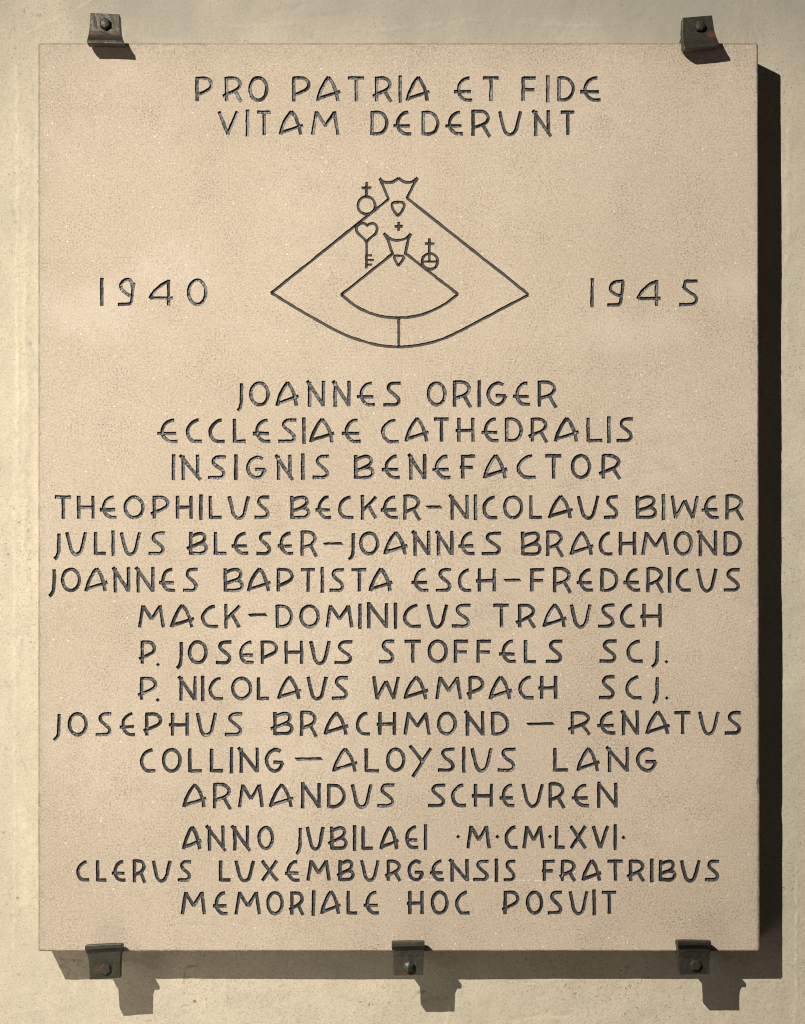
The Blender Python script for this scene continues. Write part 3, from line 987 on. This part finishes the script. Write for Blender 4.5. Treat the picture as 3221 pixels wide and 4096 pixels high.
# ------------------------------------------------------------------ clips
def build_clip(spec, mat, label):
    """an iron plate bolted in front of the wall, its bent lip gripping the plaque's face.
    spec rows: (left x, left y, right x, right y, z of front) from the free end to the lip"""
    root = empty("mounting_clip")
    bx, by, br, rot = spec["bolt"]
    base = Vector(W(*UP(bx, by, 8)[:2], -H))
    root.location = base
    root["label"] = label
    root["category"] = "clip"
    root["group"] = "iron clips holding the plaque"

    def loc(v):
        return Vector(v) - base

    rows = spec["rows"]
    n = 9
    V, F = [], []
    NR = len(rows)
    for (lx, ly, rx, ry, zf, zb) in rows:
        for side in (0, 1):
            for k in range(n):
                t = k / (n - 1)
                x = lx + (rx - lx) * t
                y = ly + (ry - ly) * t
                bow = spec.get("bow", 0) * (1 - (2 * t - 1) ** 2) * (1 if zf > 60 else 0)
                z = zf if side == 0 else zb
                z += rng.normal(0, .4)
                px, py, _ = UP(x, y + bow, zf)
                V.append(loc(W(px, py, z)))
    st = 2 * n
    for r in range(NR - 1):
        for k in range(n - 1):
            a = r * st + k
            F.append([a, a + 1, a + 1 + st, a + st])
            b = r * st + n + k
            F.append([b + 1, b, b + st, b + 1 + st])
        for k in (0, n - 1):
            a = r * st + k
            b = r * st + n + k
            F.append([a, a + st, b + st, b] if k == 0 else [a + st, a, b, b + st])
    for r in (0, NR - 1):
        for k in range(n - 1):
            a = r * st + k
            b = r * st + n + k
            F.append([a + 1, a, b, b + 1] if r == 0 else [a, a + 1, b + 1, b])
    pl = mesh_obj("plate", V, F, mat, root)
    # arm going back to the wall along the plaque's edge
    (ax0, ax1, ay0, ay1) = spec["arm"]
    V, F = [], []
    for z, dx in ((10, 0), (-40, -1), (-H + 1, -2)):
        for x, y in ((ax0 - dx, ay0), (ax1 + dx, ay0), (ax1 + dx, ay1), (ax0 - dx, ay1)):
            V.append(loc(W(x, y, z)))
    for r in (0, 1):
        for k in range(4):
            a, b = r * 4 + k, r * 4 + (k + 1) % 4
            F.append([a, b, b + 4, a + 4])
    F += [[0, 3, 2, 1], [8, 9, 10, 11]]
    mesh_obj("support_arm", V, F, mat, root)
    # hexagonal bolt: chamfered head and the shank into the wall
    V, F = [], []
    cx, cy, _ = UP(bx, by, 46)
    prof = spec.get("head", [(1.0, 38), (1.0, 50), (.90, 56), (.45, 60), (0, 61)])
    for (rr, z) in prof[:-1]:
        for k in range(6):
            a = math.radians(rot + 60 * k)
            V.append(loc(W(cx + br * rr * math.cos(a), cy + br * rr * math.sin(a), z)))
    for r in range(len(prof) - 2):
        for k in range(6):
            a, b = r * 6 + k, r * 6 + (k + 1) % 6
            F.append([a, b, b + 6, a + 6])
    V.append(loc(W(cx + spec.get("peak", (0, 0))[0], cy + spec.get("peak", (0, 0))[1], prof[-1][1])))
    top = len(V) - 1
    r = (len(prof) - 2) * 6
    for k in range(6):
        F.append([r + k, r + (k + 1) % 6, top])
    hd = mesh_obj("bolt", V, F, mat, root)
    V, F = [], []
    for z in (39, -H + 1):
        for k in range(12):
            a = math.radians(30 * k)
            V.append(loc(W(cx + 11 * math.cos(a), cy + 11 * math.sin(a), z)))
    for k in range(12):
        F.append([k, (k + 1) % 12, (k + 1) % 12 + 12, k + 12])
    F += [list(range(12)), list(range(12, 24))]
    mesh_obj("shank", V, F, mat, hd)
    for o in root.children:
        md = o.modifiers.new("Bevel", 'BEVEL')
        md.width = 2.2 * S
        md.segments = 2
        md.limit_method = 'ANGLE'
        md.angle_limit = math.radians(35)
    return root


def top_rows(tl, tr, fl, fr, ml, mr, sl, sr, el, er):
    """points from the free end to the lip, left and right"""
    P = lambda a, b, zf, zb: (a[0], a[1], b[0], b[1], zf, zb)
    mid = lambda a, b, t: (a[0] + (b[0] - a[0]) * t, a[1] + (b[1] - a[1]) * t)
    return [P(tl, tr, 41, 8), P(mid(tl, fl, .5), mid(tr, fr, .5), 41, 8), P(fl, fr, 41, 7), P(mid(fl, ml, .5), mid(fr, mr, .5), 43, 6),
            P(ml, mr, 45, 4), P(mid(ml, sl, .5), mid(mr, sr, .5), 50, 2), P(mid(ml, sl, .85), mid(mr, sr, .85), 58, 4), P(sl, sr, 70, 9), P(mid(sl, el, .55), mid(sr, er, .55), 72, 22), P(el, er, 71.5, 46)]


build_clip(dict(
    rows=top_rows((362, 51), (478, 56), (357, 122), (482, 124), (354, 138), (486, 142), (348, 159), (493, 162), (349, 174), (493, 178)),
    arm=(362, 474, 152, 168), bolt=(421.6, 96, 24, 28), bow=-2,
    head=[(1.0, 38), (1.0, 50), (.78, 57), (.3, 59), (0, 59.5)], peak=(-4, -3)),
    make_iron('rusty_iron', .66, .28, [(-38, -48, 34), (10, 28, 22), (45, -50, 30)]), "dark iron clip with an orange rust patch, over the plaque's upper left edge")
build_clip(dict(
    rows=top_rows((2731, 70), (2849, 60.5), (2728, 124), (2858, 120), (2731, 148), (2866, 145), (2736, 179), (2877, 171), (2738, 196), (2878, 181)),
    arm=(2724, 2852, 150, 168), bolt=(2800, 106, 22, 5), bow=2,
    head=[(1.0, 38), (1.0, 52), (.82, 58), (.3, 60), (0, 60.5)]),
    make_iron('darker_iron', .72, .6, [(45, -48, 34)]), "twisted dark iron clip tilting to the right, over the plaque's upper right edge")
build_clip(dict(
    rows=top_rows((360, 3919), (481, 3912), (354, 3836), (482, 3832), (351, 3824), (484, 3816), (340, 3801), (486, 3792), (340, 3783), (486, 3777)),
    arm=(358, 478, 3809, 3828), bolt=(421, 3876, 24.5, 22), bow=-2,
    head=[(1.0, 38), (1.0, 47), (.92, 51), (.5, 52), (0, 52)]),
    make_iron('worn_iron', .85, .25, [(-20, 10, 30)]), "dark iron clip with a shiny worn lip, under the plaque's lower left edge")
build_clip(dict(
    rows=top_rows((1575, 3902), (1692, 3901), (1572, 3830), (1695, 3828), (1570, 3812), (1697, 3810), (1567, 3788), (1699, 3785), (1567, 3767), (1699, 3766)),
    arm=(1574, 1690, 3809, 3828), bolt=(1634, 3865, 24, 40), bow=-1,
    head=[(1.0, 38), (1.0, 52), (.80, 60), (.15, 68), (0, 68.5)], peak=(-2, -5)),
    make_iron('brown_iron', 1.1, .4, [(0, -34, 60)]), "brown iron clip with a pointed hexagonal bolt, under the middle of the plaque's lower edge")
build_clip(dict(
    rows=top_rows((2717, 3898), (2838, 3898), (2715, 3832), (2839, 3830), (2714, 3812), (2841, 3810), (2711, 3781), (2845, 3781), (2710, 3762), (2846, 3765)),
    arm=(2718, 2836, 3809, 3828), bolt=(2783, 3859.5, 23.5, 2), bow=-1,
    head=[(1.0, 38), (1.0, 50), (.9, 54), (.5, 55), (0, 55)]),
    make_iron('dull_iron', .68, .35, [(55, 20, 18)]), "dark iron clip with a flat hexagonal bolt, under the plaque's lower right edge")

SC.render.engine = 'CYCLES'
SC.cycles.filter_width = 1.1
